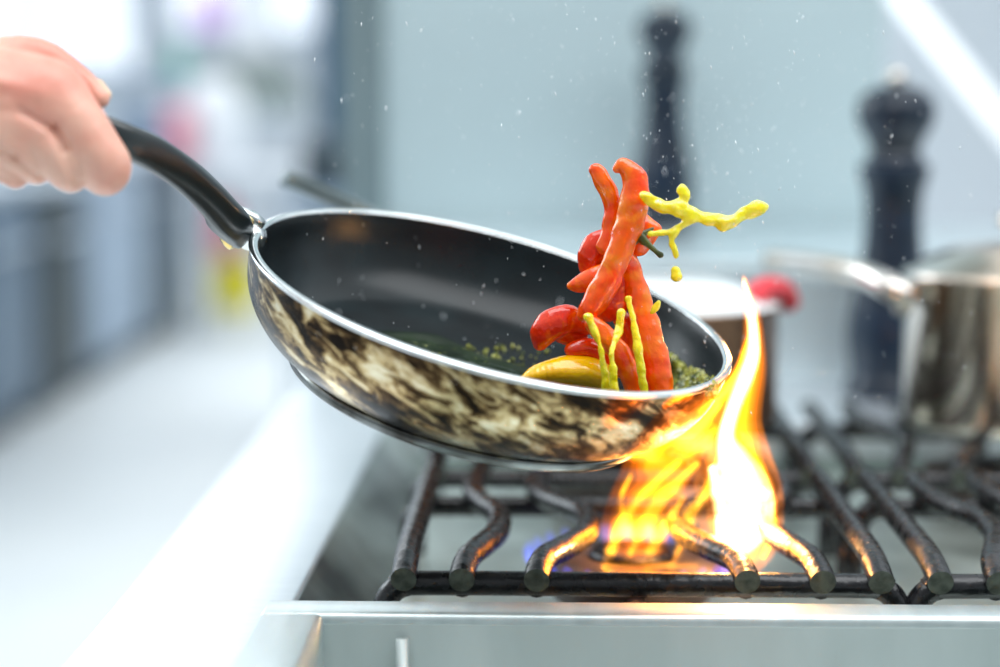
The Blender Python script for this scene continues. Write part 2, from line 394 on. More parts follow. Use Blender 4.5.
def burner(x, y, parent, lit):
    z = Z_WELL+.015
    p = [(0, -.015), (.034, -.015), (.036, 0), (.05, 0), (.05, .012), (.056, .013), (.058, .018), (.056, .023), (.03, .026), (.028, .024), (0, .024)]
    b_ = MB().lathe([(max(r_, 1e-5), z_) for r_, z_ in p], (x, y, z), 48).build('burner', M['burner'], parent)
    cp = MB().lathe([(1e-5, .03), (.024, .030), (.027, .027), (.027, .0245), (1e-5, .0245)], (x, y, z), 40).build('burner_cap', M['iron'], b_)
    n_ = MB()
    for k in range(28):
        a = 2*math.pi*k/28; c = Vector((x+math.cos(a)*.0565, y+math.sin(a)*.0565, z+.018)); q = Vector((math.cos(a), math.sin(a), 0))
        n_.tube([c-q*.001, c+q*.0022], .0022, 8)
    n_.build('gas_port', M['iron_end'], b_)
    MB().tube([(x, y+.05, z+.006), (x, WY1-.02, z+.006)] if y > 1.4 else [(x, y-.05, z+.006), (x, WY0+.004, z+.006)], .007, 12).build('gas_pipe', M['burner'], b_)
GP = .303                       # pitch of the grates
GX = (.0528, .0528+GP, .0528+2*GP)
for gx in GX:
    burner(gx, 1.215, rg, gx == GX[0]); burner(gx, 1.53, rg, False)

# ================================================================== GRATES
ZB = .9185; RB = .0074
def make_grate(gx, y0, label):
    g = thing('burner_grate', (gx, y0, ZB-.012), label, 'grate', 'iron grates over the burners')
    def bar(off, bend, sgn):
        pts = [(0, -.003), (.012, .0015), (.035, .003)]       # y offset, z offset: the nose dips over the cross bar
        ys = [0, .012, .03, .055, .085, .110, .130, .150, .172, .196, .225, .262]
        prof = {0: [0]*12, 1: [0, .0005, .003, .010, .0170, .0185, .018, .014, .006, .000, -.002, 0], 2: [0, .001, .005, .018, .0285, .0315, .031, .026, .014, .003, -.002, 0]}[bend]
        zs = [-.004, -.001, .002] + [.003]*9
        path = catmull([(gx+(off-sgn*0+0) + (-1 if off > 0 else 1)*prof[i], y0+ys[i], ZB+zs[i]) for i in range(12)], 6)
        b_ = MB(); b_.tube(path, RB, 20); o = b_.build('bar', M['iron'], g, smooth=True); auto_smooth(o, 50)
        o.data.materials.append(M['iron_end']); o.data.polygons[-2].material_index = 1
        # a worn ring and a weld blob
        MB().tube([(path[0][0], y0+.006, ZB-.010), (path[0][0], y0+.016, ZB-.008)], [.0062, .0078], 12).build('weld', M['iron'], o)
    for off, bend in ((-.135, 0), (-.102, 1), (-.0595, 2), (.0595, 2), (.102, 1), (.135, 0)): bar(off, bend, 1)
    for yy in (.010, .218):
        z = ZB-.0085
        pts = catmull([(gx-.1475, y0+yy, z-.022), (gx-.1455, y0+yy, z-.010), (gx-.138, y0+yy, z-.002), (gx-.125, y0+yy, z), (gx, y0+yy, z), (gx+.125, y0+yy, z), (gx+.138, y0+yy, z-.002), (gx+.1455, y0+yy, z-.010), (gx+.1475, y0+yy, z-.022)], 6)
        MB().tube(pts, .0071, 18).build('crossbar', M['iron'], g)
    for sx in (-.1475, .1475):
        for yy in (.010, .218):
            MB().tube([(gx+sx, y0+yy, Z_WELL), (gx+sx, y0+yy, ZB-.028)], .0055, 12).build('foot', M['iron'], g)
    return g
def copy_tree(o, parent=None):
    c = o.copy(); COL.objects.link(c); c.parent = parent
    for ch in list(o.children): copy_tree(ch, c)
    return c
g0 = make_grate(GX[0], 1.075, 'front burner grate of bent round iron bars with fire coming up through it')
LB = {(1, 0): 'front iron grate on the right, beside the burning one, with nothing burning under it',
      (2, 0): 'front iron grate furthest along the range from the fire',
      (0, 1): 'rear iron grate behind the fire, under the brown pot',
      (1, 1): 'rear iron grate carrying the shiny saucepan on the right',
      (2, 1): 'rear iron grate furthest along the range, past the shiny saucepan'}
for (i, j), lb in LB.items():
    if i == 2: continue
    c = copy_tree(g0); c.location = (GX[i], 1.075+.295*j+ (.0 if j == 0 else .005), g0.location.z); c['label'] = lb

# ================================================================== FRYING PAN
PC = P(493, 294.5, 1.10); dv = (PC-CAM).normalized()
R1 = (CR-dv*CR.dot(dv)).normalized(); U1 = (CU-dv*CU.dot(dv)).normalized()
TI = math.radians(16.0); RO = math.radians(15.2)
nrm = (math.cos(TI)*(math.sin(RO)*R1+math.cos(RO)*U1) - math.sin(TI)*dv).normalized()
exx = (math.cos(RO)*R1-math.sin(RO)*U1).normalized(); exx = (exx-nrm*exx.dot(nrm)).normalized(); eyy = nrm.cross(exx)
RP = .1402
# the pan's frame: origin at the centre of its base
Hh = .062
T = Matrix((( exx.x, eyy.x, nrm.x, 0), (exx.y, eyy.y, nrm.y, 0), (exx.z, eyy.z, nrm.z, 0), (0, 0, 0, 1)))
T.translation = PC - nrm*Hh
pan = thing('frying_pan', None, 'tilted black-lined frying pan with burnt steel outside held over the fire', 'pan', mtx=T)
outer = [(RP, Hh), (RP-.0005, Hh-.006), (RP-.0015, Hh-.014), (RP-.004, Hh-.024), (RP-.010, Hh-.035), (RP-.019, Hh-.045), (RP-.030, Hh-.0525), (RP-.036, Hh-.055)]
inner = [(RP-.0045, Hh-.0006), (RP-.0055, Hh-.004), (RP-.008, Hh-.014), (RP-.012, Hh-.024), (RP-.018, Hh-.034), (RP-.027, Hh-.043), (RP-.038, Hh-.0475), (.07, Hh-.049), (.03, Hh-.0492), (1e-5, Hh-.0492)]
oc = catmull(outer, 5); ic = catmull(inner, 5)
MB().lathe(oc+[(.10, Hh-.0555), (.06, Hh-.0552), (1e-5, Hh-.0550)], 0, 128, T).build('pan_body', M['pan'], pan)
MB().lathe([(max(r_, 1e-5), z_) for r_, z_ in ic], 0, 128, T).build('nonstick_lining', M['nonstick'], pan)
MB().lathe([(RP-.0048, Hh-.0009), (RP-.0042, Hh+.0003), (RP-.0028, Hh+.0011), (RP-.0010, Hh+.0011), (RP+.0007, Hh+.0002), (RP+.0009, Hh-.0012), (RP+.0001, Hh-.0022), (RP-.002, Hh-.0022)], 0, 128, T, closed=True).build('rim', M['alu_rim'], pan)
MB().lathe([(.03, .0068), (.103, .0068), (.1045, .0058), (.1052, .0045), (.1052, .0012), (.1038, 0), (.09, 0), (.03, 0)], 0, 128, T, closed=True).build('base_plate', M['base'], pan)
MB().lathe([(.1045, .0068), (.1054, .0072), (.1052, .0085), (.103, .0088), (.102, .0075)], 0, 128, T, closed=True).build('base_seam', M['black_plastic'], pan)
# handle: rises from the rim towards the hand; section is a rounded slab
HZ0, HZ1 = 1.095, .985
hp = [(235, 229, 19), (230, 223, 21), (226, 216, 21), (212, 200, 20.5), (197, 185, 20), (180, 171, 20), (162, 159, 20.5), (144, 149, 21), (124, 140, 20), (104, 131, 19), (84, 123, 18), (60, 115, 18), (36, 108, 18), (14, 103, 17), (4, 101, 12)]
n = len(hp); hc = catmull([(x, y, HZ0+(HZ1-HZ0)*min(1, i/8.5), r_) for i, (x, y, r_) in enumerate(hp)], 4)
pts = [P(x, y, Y) for x, y, Y, r_ in hc]; V = []; F = []; seg = 28
for i, p_ in enumerate(pts):
    t = (pts[min(i+1, len(pts)-1)]-pts[max(i-1, 0)]).normalized()
    a = (Vector((0, 0, 1))-t*t.z).normalized(); b_ = t.cross(a); rr = hc[i][3]*hc[i][2]/FPX
    th = math.radians(38)*min(1, 1.7*max(0, 1-i/(len(pts)*.66))); a, b_ = a*math.cos(th)-b_*math.sin(th), b_*math.cos(th)+a*math.sin(th)
    for k in range(seg):
        wv = 2*math.pi*k/seg; cx, cy = math.cos(wv), math.sin(wv)
        qx = math.copysign(abs(cx)**.42, cx); qy = math.copysign(abs(cy)**.55, cy)
        if qx > 0: qy *= 1-.10*qx                      # a flat ridge on the top, fuller below
        V.append(p_+a*qx*rr*.84+b_*qy*rr*.98)
for i in range(len(pts)-1):
    for k in range(seg):
        k2 = (k+1) % seg; F.append((i*seg+k, i*seg+k2, (i+1)*seg+k2, (i+1)*seg+k))
F.append(tuple(range(seg))[::-1]); F.append(tuple((len(pts)-1)*seg+k for k in range(seg)))
hd = link('handle', V, F, M['black_plastic'], pan)
fe = MB(); a0, a1, a2 = P(231, 226, 1.094), P(243, 236, 1.094), P(256, 246, 1.100)
fe.tube([a0, a0.lerp(a1, .5), a0.lerp(a1, .85), a1], [.0100, .0112, .0112, .0098], 24); br = fe.build('handle_ring', M['brass'], hd)
fe = MB(); s0, s1, s2 = P(243, 233, 1.097), P(251, 237, 1.10), P(258, 240, 1.103)
fe.tube([s0, s1, s2], [.0080, .0080, .0075], 24, sx=1.1); fe.build('handle_bracket', M['alu_rim'], pan)
MB().tube([P(239, 211, 1.10), P(248, 218, 1.104), P(257, 226, 1.107)], [.003, .0052, .005], 16, sx=1.8).build('handle_tang', M['alu_rim'], pan)

# ================================================================== THE HAND
HY = .975
palm = [[(-300, 10, 8, 66), (-200, 34, 6, 60), (-125, 56, 5, 53), (-60, 78, 4, 50), (-10, 92, 0, 46), (30, 98, -2, 42), (58, 100, -4, 33)],
        [(-60, 95, -5, 48), (0, 122, -10, 40), (30, 128, -12, 34)],
        [(-90, 110, -4, 44), (-30, 130, -6, 36), (6, 140, -10, 28)]]
thumb = [(-30, 72, 22, 30), (18, 60, 26, 22), (46, 62, 30, 17), (68, 76, 32, 14), (82, 88, 32, 13.5), (95, 100, 31, 11.5)]
index = [(52, 96, -6, 33), (80, 122, -12, 29), (102, 152, -12, 26), (110, 168, -6, 25), (102, 176, 14, 21), (86, 172, 36, 18), (78, 158, 48, 16)]
middle = [(30, 118, -14, 28), (58, 146, -20, 24), (74, 168, -16, 21), (70, 174, 6, 19), (54, 168, 28, 18), (48, 152, 44, 16)]
ring = [(2, 130, -14, 27), (28, 148, -22, 22), (42, 163, -18, 18.5), (38, 168, 4, 17), (26, 160, 26, 16), (22, 146, 38, 14)]
pinky = [(-30, 138, -6, 25), (-4, 156, -14, 19), (18, 172, -12, 15), (14, 174, 6, 14), (4, 166, 22, 13), (2, 152, 32, 12)]
def hand_field():
    pf = [chain_sdf(catmull(c, 4)) for c in palm]
    ff = [chain_sdf(catmull(c, 4)) for c in (index, middle, ring, pinky)]
    tf = chain_sdf(catmull(thumb, 4))
    tend = chain_sdf(catmull([(-40, 66, -44, 5), (10, 84, -42, 5), (52, 96, -36, 6)], 3))
    def f(X, Y, Z):
        p_ = pf[0](X, Y, Z)
        for g in pf[1:]: p_ = smin(p_, g(X, Y, Z), 26)
        p_ = smin(p_, tend(X, Y, Z), 10)
        q = ff[0](X, Y, Z)
        for g in ff[1:]: q = smin(q, g(X, Y, Z), 3.0)
        d_ = smin(p_, q, 13)
        d_ = smin(d_, tf(X, Y, Z), 5)
        for (x0, y0, x1, y1, dep, wd) in ((38, 114, 66, 128, 3.2, 3.2), (66, 128, 76, 150, 3.4, 3.0), (76, 150, 84, 180, 2.5, 3.0), (-5, 138, 28, 156, 3.4, 3.0), (28, 156, 48, 176, 3.4, 3.0), (-20, 158, 14, 178, 2.6, 2.6), (2, 112, 40, 114, 1.6, 5)):
            dx, dy = x1-x0, y1-y0; t_ = np.clip(((X-x0)*dx+(Y-y0)*dy)/(dx*dx+dy*dy), 0, 1)
            d_ = d_ + np.where(Z < 5, dep*np.exp(-((X-x0-t_*dx)**2+(Y-y0-t_*dy)**2)/(2*wd*wd)), 0)
        # knuckle fold under the index knuckle
        d_ = d_ + 1.6*np.exp(-((X-52-(Y-122)*1.1)**2/18.+(Y-122)**2/220.))
        return d_ + .5*wob(X, Y, Z, 7, 2) + .25*wob(X, Y, Z, 3, 5)
    return f
V, F = nets(hand_field(), (-262, -75, -85), (145, 215, 90), 1.9)
s = HY/FPX; o0 = P(500, 333.5, HY); ex_ = P(501, 333.5, HY)-o0; ey_ = P(500, 334.5, HY)-o0
H3 = lambda v: o0+ex_*(v[0]-500)+ey_*(v[1]-333.5)+Vector((0, s*v[2], 0))
person = link('person', [H3(v) for v in V], [f_[::-1] for f_ in F], M['skin'])
sm = person.modifiers.new('smooth', 'SMOOTH'); sm.factor = .5; sm.iterations = 3
tag(person, 'bare right hand of the cook gripping the black pan handle, thumb on top', 'person')
V, F = nets(chain_sdf([(93, 88, 38, 7), (101, 97, 38, 6)], .9), (70, 70, 15), (115, 115, 58), 1.2)
link('fingernail', [H3((v[0]+.2, v[1]+.2, v[2])) for v in V], [f_[::-1] for f_ in F], M['nail'], person)

# ================================================================== PEPPERS
def pep(name, chains, Y0, m, label, cat='pepper', group='pepper strips tossed from the pan', **k):
    kw = dict(h=1.3, k=5, noise=1.9, ns=5, flat=1.25); kw.update(k); chains = [[(x, y, w_, r_*1.07) for x, y, w_, r_ in c] for c in chains]
    V, F = blob(chains, Y0, **kw)
    o = link(name, V, F, m); tag(o, label, cat, group)
    return o
PY = 1.06
pep('pepper_strip', [[(616, 170, 0, 4), (622, 167, 0, 6.5), (631, 176, 0, 10.5), (634, 194, 0, 13), (630, 218, 0, 13.5), (622, 243, 0, 13), (613, 267, 0, 12.5), (603, 288, 0, 12.5), (592, 306, 0, 11.5), (583, 315, 0, 6)]], PY, M['pepper'], 'longest orange-red pepper strip, hooked at the top and rising highest above the pan', seed=1)
pep('pepper_strip', [[(595, 173, 14, 7), (601, 182, 14, 9), (608, 196, 14, 9), (612, 212, 14, 8), (609, 234, 14, 9), (604, 248, 14, 9)]], PY, M['pepper'], 'short orange pepper strip with a blunt tip left of the hooked top strip', seed=2)
pep('pepper_strip', [[(628, 262, 26, 9), (634, 285, 26, 12), (643, 315, 22, 13), (651, 345, 16, 13), (658, 372, 10, 13), (662, 396, 6, 12)]], PY, M['pepper'], 'long orange pepper strip running down to the near rim of the pan, furthest right', seed=3)
pep('pepper_strip', [[(592, 324, -6, 8), (606, 336, -6, 9.5), (618, 352, -8, 10), (628, 370, -8, 10), (636, 392, -8, 9)]], PY, M['pepper'], 'thinner orange pepper strip curving down through the yellow drips', seed=4)
pep('pepper_strip', [[(586, 328, 30, 10), (570, 322, 26, 13), (553, 326, 22, 15), (544, 336, 22, 13), (541, 345, 22, 8)], [(560, 338, 30, 9), (580, 345, 36, 9)]], PY, M['pepper_red'], 'curled red pepper piece lying furthest left in the pan', seed=5, noise=1.8)
pep('pepper_strip', [[(571, 287, 16, 5), (580, 285, 16, 9), (594, 279, 14, 9.5), (606, 273, 14, 9)]], PY, M['pepper'], 'small orange pepper piece pointing left beside the long hooked strip', seed=6)
pep('pepper_strip', [[(588, 268, 26, 10), (593, 253, 24, 13), (604, 243, 24, 11), (612, 240, 24, 7)]], PY, M['pepper_red'], 'crumpled red-orange pepper piece below the short blunt-tipped strip', seed=7, noise=1.8)
pep('pepper_strip', [[(612, 262, 32, 12), (618, 285, 32, 16), (614, 306, 30, 15), (602, 316, 28, 10)]], PY, M['pepper_red'], 'darker pepper chunk wedged between the two longest strips', seed=8, noise=2)
pep('pepper_strip', [[(572, 352, 20, 7), (590, 350, 22, 9), (604, 362, 22, 9), (612, 376, 22, 8)]], PY, M['pepper_red'], 'red pepper piece lying in the pan above the yellow one', seed=9)
pep('pepper_strip', [[(622, 322, 34, 8), (632, 340, 36, 9), (630, 360, 38, 8)]], PY, M['pepper'], 'orange pepper piece half hidden between the two strips that run to the rim', seed=12)
pt = pep('pepper_piece', [[(636, 226, 24, 9), (645, 234, 24, 12.5), (640, 248, 26, 10)], [(645, 222, 24, 6), (653, 232, 24, 7)]], PY, M['pepper'], 'orange pepper end with its green stalk, flying above the pan', 'pepper', None, seed=10)
V, F = blob([[(637, 233, 6, 3.5), (641, 240, 3, 5), (648, 246, 0, 3), (655, 252, -4, 2.4), (659, 255, -5, 3.2)]], PY, h=1.0, k=3, noise=.3, ns=4); link('stalk', V, F, M['green'], pt)
V, F = blob([[(630, 238, 6, 2), (640, 236, 5, 3.4), (652, 230, 9, 1.6)], [(640, 238, 5, 3), (632, 247, 7, 2)], [(641, 238, 5, 3), (637, 227, 8, 1.6)]], PY, h=1.0, k=3, noise=.3, ns=4); link('calyx', V, F, M['green'], pt)
pep('yellow_pepper_piece', [[(522, 384, 10, 5), (540, 377, 12, 10), (562, 373, 14, 14), (585, 374, 16, 15), (604, 380, 18, 13)]], PY, M['yellow'], 'flat yellow pepper piece lying behind the near rim of the pan', 'pepper', None, seed=11, noise=1.6, ns=6, flat=.8)
def oily(name, chains, label, cat, group=None, Y0=1.05, **k):
    kw = dict(h=.9, k=3, noise=1.5, ns=3.2); kw.update(k)
    V, F = blob(chains, Y0, **kw); o = link(name, V, F, M['oil']); tag(o, label, cat, group); return o
oily('oil_drip', [[(588, 316, -14, 5), (594, 330, -15, 4), (600, 345, -15, 2.6), (603, 362, -15, 3.6), (606, 380, -14, 4.6), (606, 392, -14, 4)]], 'yellow oil drip furthest left, running down beside the thin pepper strip', 'oil', 'yellow oil drips under the peppers')
oily('oil_drip', [[(621, 312, -6, 3.6), (618, 330, -7, 4), (611, 348, -20, 2.6), (612, 365, -22, 3.8), (614, 392, -22, 4.5)]], 'yellow oil drip in the middle, crossing the thin pepper strip', 'oil', 'yellow oil drips under the peppers')
oily('oil_drip', [[(628, 300, 6, 4), (633, 322, 0, 3), (637, 345, -3, 4.5), (641, 368, -4, 4), (645, 394, -4, 4)]], 'yellow oil drip furthest right, along the long strip at the rim', 'oil', 'yellow oil drips under the peppers')
oily('oil_drip', [[(652, 314, 14, 2), (656, 309, 14, 3.4), (659, 304, 14, 2)]], 'tiny yellow-green drop flying just right of the long rim strip', 'oil')
oily('oil_splash', [[(641, 197, 0, 4), (652, 203, 0, 6), (662, 209, 0, 6.5), (674, 209, 0, 7.5), (687, 215, 0, 7.5), (700, 219, 2, 6.5), (712, 221, 2, 7.5), (724, 224, 2, 8.5), (735, 219, 0, 5.5), (746, 213, 0, 6.5), (756, 209, 0, 8)],
     [(676, 208, 0, 7), (682, 200, 0, 5), (681, 191, 0, 5.5)], [(690, 218, 0, 5), (680, 227, 0, 3.6), (668, 232, 0, 3.2), (656, 234, 0, 2.6), (650, 234, 0, 3)],
     [(674, 231, 0, 3), (670, 242, 0, 3.4), (675, 256, 0, 2.6)]], 'yellow sheet of oil splashing to the right of the highest pepper strip', 'oil', noise=2.2, ns=2.4, h=.9)
oily('oil_drop', [[(674, 271, 0, 5), (675, 276, 0, 5.6)]], 'round yellow oil drop falling right of the peppers, under the splash', 'oil')

# oily herb crumbs on the pan floor: countless
def pan_pt(px, py, hgt):
    # where the ray through the pixel meets the plane hgt above the pan base
    d_ = ray(px, py); q = T.translation+nrm*hgt; return CAM+d_*((q-CAM).dot(nrm)/d_.dot(nrm))
hb = MB()
def crumb(c, r_):
    a_ = rng.rand(3)*6; Rm = Euler(a_).to_matrix(); vs = [Vector(v) for v in ((1, 0, 0), (-1, 0, 0), (0, 1, 0), (0, -1, 0), (0, 0, .7), (0, 0, -.7))]
    hb.add([c+(Rm @ v)*r_*(1+.4*rng.rand()) for v in vs], [(0, 2, 4), (2, 1, 4), (1, 3, 4), (3, 0, 4), (2, 0, 5), (1, 2, 5), (3, 1, 5), (0, 3, 5)])
Ti = T.inverted()
wr = sorted((r_, z_) for r_, z_ in ic)
def wall_h(r_): return float(np.interp(r_, [q[0] for q in wr], [q[1] for q in wr]))
def pan_inside(px, py):
    hgt = Hh-.049
    for _ in range(8):
        q = pan_pt(px, py, hgt); l_ = Ti @ q; hgt = .5*hgt+.5*wall_h(min(.136, math.hypot(l_.x, l_.y)))
    return q
for k in range(1500):
    u, v = rng.rand(), rng.rand()
    px = 640+75*u; py = 338+46*u+(56-44*u)*v+rng.normal(0, 1.5)
    crumb(pan_inside(px, py)+nrm*.001, .0008+.0019*rng.rand()**2)
for k in range(90):
    crumb(pan_inside(400+150*rng.rand(), 345+22*rng.rand())+nrm*.0008, .0005+.001*rng.rand())
tag(hb.build('herb_crumbs', M['herb'], smooth=False), 'oily green and yellow herb crumbs spread on the pan floor', 'herbs', kind='stuff')

V = []; F = []; nseg = 72
for lay, (zz, sc_) in enumerate(((.0134, 1.0), (.0141, .985), (.0143, .9))):
    for k in range(nseg):
        a_ = 2*math.pi*k/nseg; rr = (.072+.008*math.sin(3*a_+1)+.005*math.sin(7*a_)+.003*math.sin(13*a_+2))*sc_
        V.append(T @ Vector((.006+rr*1.15*math.cos(a_), -.022+rr*.95*math.sin(a_), zz)))
for l_ in range(2):
    for k in range(nseg):
        k2 = (k+1) % nseg; F.append((l_*nseg+k, l_*nseg+k2, (l_+1)*nseg+k2, (l_+1)*nseg+k))
F.append(tuple(2*nseg+k for k in range(nseg)))
tag(link('oil_puddle', V, F, mat('greenish_oil', (.020, .036, .016), .10, var=(.006, .012, .007), vscale=45, bump=.5, bscale=70, spec=.5)), 'dark greenish puddle of oil on the bottom of the frying pan', 'oil')

# fine spray of fat in the air: countless
sb = MB()
for k in range(1100):
    px, py = rng.rand()*700+290, rng.rand()**1.3*430+5
    if rng.rand() < .45: px, py = rng.normal(700, 90), rng.normal(150, 90)
    Yd = .92+.32*rng.rand(); c = P(px, py, Yd); r_ = (.00014+.00020*rng.rand()**4)
    q = Vector((rng.normal(0, .35), rng.normal(0, .3), 1)).normalized()*r_*rng.uniform(1.5, 5)
    sb.tube([c-q, c, c+q], [r_*.3, r_, r_*.4], 5)
tag(sb.build('fat_spray', M['spray']), 'fine bright specks of hot fat spraying through the air', 'spray', kind='stuff')

# ================================================================== FIRE
fl = thing('flame', (.06, 1.18, .90), 'tall orange and yellow flame leaping from the front burner up past the pan', 'flame')
def tongue(name, chains, Y0, col, power, shells=((1.45, .20), (1.12, .30), (.80, .5), (.45, 1.0)), **k):
    """one body of fire: each nested zone of glowing gas is hotter than the one round it, so it thins out towards its edge"""
    kw = dict(h=2.6, k=12, noise=2.5, ns=15); kw.update(k); root_ = None
    for i_, (q, p_) in enumerate(shells):
        kk = dict(kw); kk['noise'] = kw['noise']*(.5+.5*min(q, 1)); kk['h'] = kw['h'] if q > .6 else kw['h']*.8; kk['seed'] = kw.get('seed', 0)+.25*i_
        V, F = blob([[(x, y, w_, max(.3, r_*q)) for x, y, w_, r_ in c] for c in chains], Y0, **kk)
        o = link(name if root_ is None else 'hot_zone', V, F, fire('gas_glow', col, power*p_), root_ or fl)
        root_ = root_ or o
    return root_
OR_, YE_, WH_, ED_ = (1, .20, .002), (1, .36, .012), (1, .56, .20), (1, .25, .004)
BLUE = fire('flame_blue', (.05, .08, 1), 55)
# right-hand tongue: outer glow, hot inside
tongue('outer_tongue', [[(742, 562, 0, 12), (744, 540, 0, 25), (741, 505, 0, 31), (737, 465, 0, 26), (741, 425, 0, 15), (748, 385, 0, 11), (753, 350, 0, 9), (752, 320, 0, 6), (747, 298, 0, 3.2), (742, 276, 0, .5)]], 1.17, ED_, 5.5)
tongue('inner_tongue', [[(736, 552, 0, 7), (748, 525, 0, 16), (746, 498, 0, 20), (738, 466, 0, 12), (727, 440, 0, 6), (733, 410, 0, 5), (746, 376, 0, 5), (753, 350, 0, 5), (751, 318, 0, 3.4), (746, 296, 0, 1.6), (742, 280, 0, .4)], [(714, 470, 0, 3), (722, 500, 0, 6), (728, 530, 0, 7), (724, 556, 0, 4)]], 1.17, WH_, 36, noise=1.5, k=6)
tongue('side_wisp', [[(748, 440, 0, 2), (762, 470, 0, 4), (772, 505, 0, 5), (774, 535, 0, 4), (766, 560, 0, 2)]], 1.17, ED_, 12, shells=((1.4, .3), (.8, 1.0)), noise=1.5, ns=9)
# the left body of the fire, blown into wisps
tongue('low_fire', [[(640, 556, 0, 20), (636, 532, 0, 24), (650, 498, 0, 25), (674, 465, 0, 23), (692, 440, 0, 15)], [(650, 470, 0, 14), (662, 440, 0, 15)]], 1.19, OR_, 4.2, noise=4, ns=18)
WS = ((1.5, .25), (.85, 1.0))
for q_ in ([(604, 572, 0, 1.5), (614, 546, 0, 4), (630, 514, 0, 6), (652, 488, 0, 4), (680, 462, 0, 3)], [(624, 572, 0, 1.5), (634, 552, 0, 3), (654, 512, 0, 8), (676, 486, 0, 5), (698, 464, 0, 3)],
           [(648, 572, 0, 1.5), (654, 550, 0, 6), (672, 520, 0, 4), (684, 500, 0, 3)], [(672, 572, 0, 1.5), (684, 545, 0, 4), (690, 520, 0, 6), (706, 496, 0, 4), (722, 462, 0, 3)],
           [(610, 566, 0, 3), (624, 524, 0, 4), (622, 500, 0, 2.5), (632, 476, 0, 2)]):
    tongue('low_fire_wisp', [q_], 1.185, YE_, 9, shells=WS, noise=1.6, ns=9)
tongue('base_fire', [[(604, 569, 0, 2), (650, 568, 0, 3.5), (700, 569, 0, 2)]], 1.17, YE_, 7, shells=WS, noise=1.5, ns=9)
# the sheet that licks up the near side of the pan and over its rim
tongue('pan_licking_sheet', [[(634, 456, 6, 6), (656, 444, 2, 13), (688, 424, 0, 17), (716, 402, 2, 12), (738, 378, 4, 7), (750, 345, 8, 4)], [(690, 452, 0, 9), (715, 430, 0, 11)]], .985, OR_, 5.5, noise=4, ns=16)
tongue('pan_licking_wisp', [[(662, 442, 2, 3), (678, 434, 2, 6), (690, 434, 2, 7), (704, 424, 2, 5), (720, 404, 2, 3)]], .985, YE_, 9, shells=WS, noise=2, ns=8)
tongue('pan_licking_wisp', [[(700, 412, 2, 3), (722, 396, 2, 4), (738, 378, 4, 4.5), (748, 352, 8, 4), (752, 330, 8, 2)]], .985, YE_, 9, shells=WS, noise=1.5, ns=8)
tongue('pan_licking_wisp', [[(664, 408, 2, 2), (676, 400, 2, 3.5), (692, 396, 2, 2)]], .985, OR_, 25, shells=WS, noise=1.5, ns=8)
# little blue jets round the burner
bj = MB()
for k in range(28):
    a_ = 2*math.pi*k/28; c = Vector((GX[0]+math.cos(a_)*.057, 1.215+math.sin(a_)*.057, Z_WELL+.033)); q = Vector((math.cos(a_), math.sin(a_), 0))
    bj.tube([c, c+q*.006+Vector((0, 0, .003)), c+q*.010+Vector((0, 0, .010)), c+q*.011+Vector((0, 0, .014))], [.002, .004, .0035, .0004], 10)
bj.build('blue_jets', BLUE, fl)
for nm, loc, pw in (('flame_glow', P(735, 510, 1.13), 0.16), ('flame_glow', P(650, 530, 1.17), .08)):
    L_ = bpy.data.lights.new(nm, 'POINT'); L_.energy = pw; L_.color = (1, .42, .10); L_.shadow_soft_size = .035
    lo_ = bpy.data.objects.new(nm, L_); COL.objects.link(lo_); lo_.location = loc

# ================================================================== POTS AND PEPPER MILLS BEHIND
ZT = ZB+.003+RB
def pot(name, x, y, r_, h_, m, label, cat, z=ZT, lid=None):
    t_ = thing(name, (x, y, z), label, cat)
    pr = [(1e-5, 0), (r_-.008, 0), (r_-.002, .002), (r_, .008), (r_, h_-.003), (r_+.003, h_), (r_+.003, h_+.002), (r_-.001, h_+.002), (r_-.003, h_-.002), (r_-.003, .008), (1e-5, .006)]
    MB().lathe(pr, (x, y, z), 72).build('pot_body', m, t_); return t_
sp_ = pot('saucepan', .366, 1.525, .086, .118, M['pot'], 'shiny stainless saucepan with lid on the rear grate, long handle pointing left', 'pot')
c = (.366, 1.525, ZT+.120)
ld = MB().lathe([(1e-5, .024), (.02, .0235), (.05, .019), (.072, .010), (.083, .003), (.0885, .001), (.0885, -.0005), (1e-5, -.0004)], c, 64).build('lid', M['pot'], sp_)
MB().lathe([(1e-5, .05), (.010, .049), (.016, .044), (.016, .038), (.009, .032), (.007, .024), (1e-5, .024)], c, 32).build('lid_knob', M['pot'], ld)
hp_ = catmull([P(908, 298, 1.50), P(893, 289, 1.50), P(868, 276, 1.53), P(835, 268, 1.58), (P(800, 264, 1.64)), P(775, 262, 1.69)], 6)
h1 = MB(); h1.tube(hp_, .0105, 16, sx=1.2, sy=1.0); h1.build('pot_handle', M['pot'], sp_)
h1 = MB(); h1.tube([P(900, 296, 1.50), P(912, 300, 1.50)], .014, 16, sx=.9); h1.build('handle_mount', M['pot'], sp_)
bp_ = pot('stew_pot', .092, 1.53, .088, .092, M['copper'], 'low browned pot with a white lid behind the leaping flame', 'pot')
c = (.092, 1.53, ZT+.094)
ld = MB().lathe([(1e-5, .020), (.02, .020), (.05, .017), (.07, .010), (.083, .002), (.089, .0005), (.089, -.0005), (1e-5, -.0004)], c, 64).build('lid', mat('white_enamel', (.88, .92, .92), .2), bp_)
lp = MB(); lp.tube(catmull([P(752, 302, 1.50), P(760, 291, 1.51), P(772, 288, 1.53), P(784, 292, 1.55), P(789, 304, 1.56)], 5), .009, 16); lp.build('grip', M['red'], bp_)
sk = pot('milk_pot', -.057, 1.45, .052, .128, M['copper'], 'narrow pot behind the frying pan, only its thin grey handle showing above the rim', 'pot')
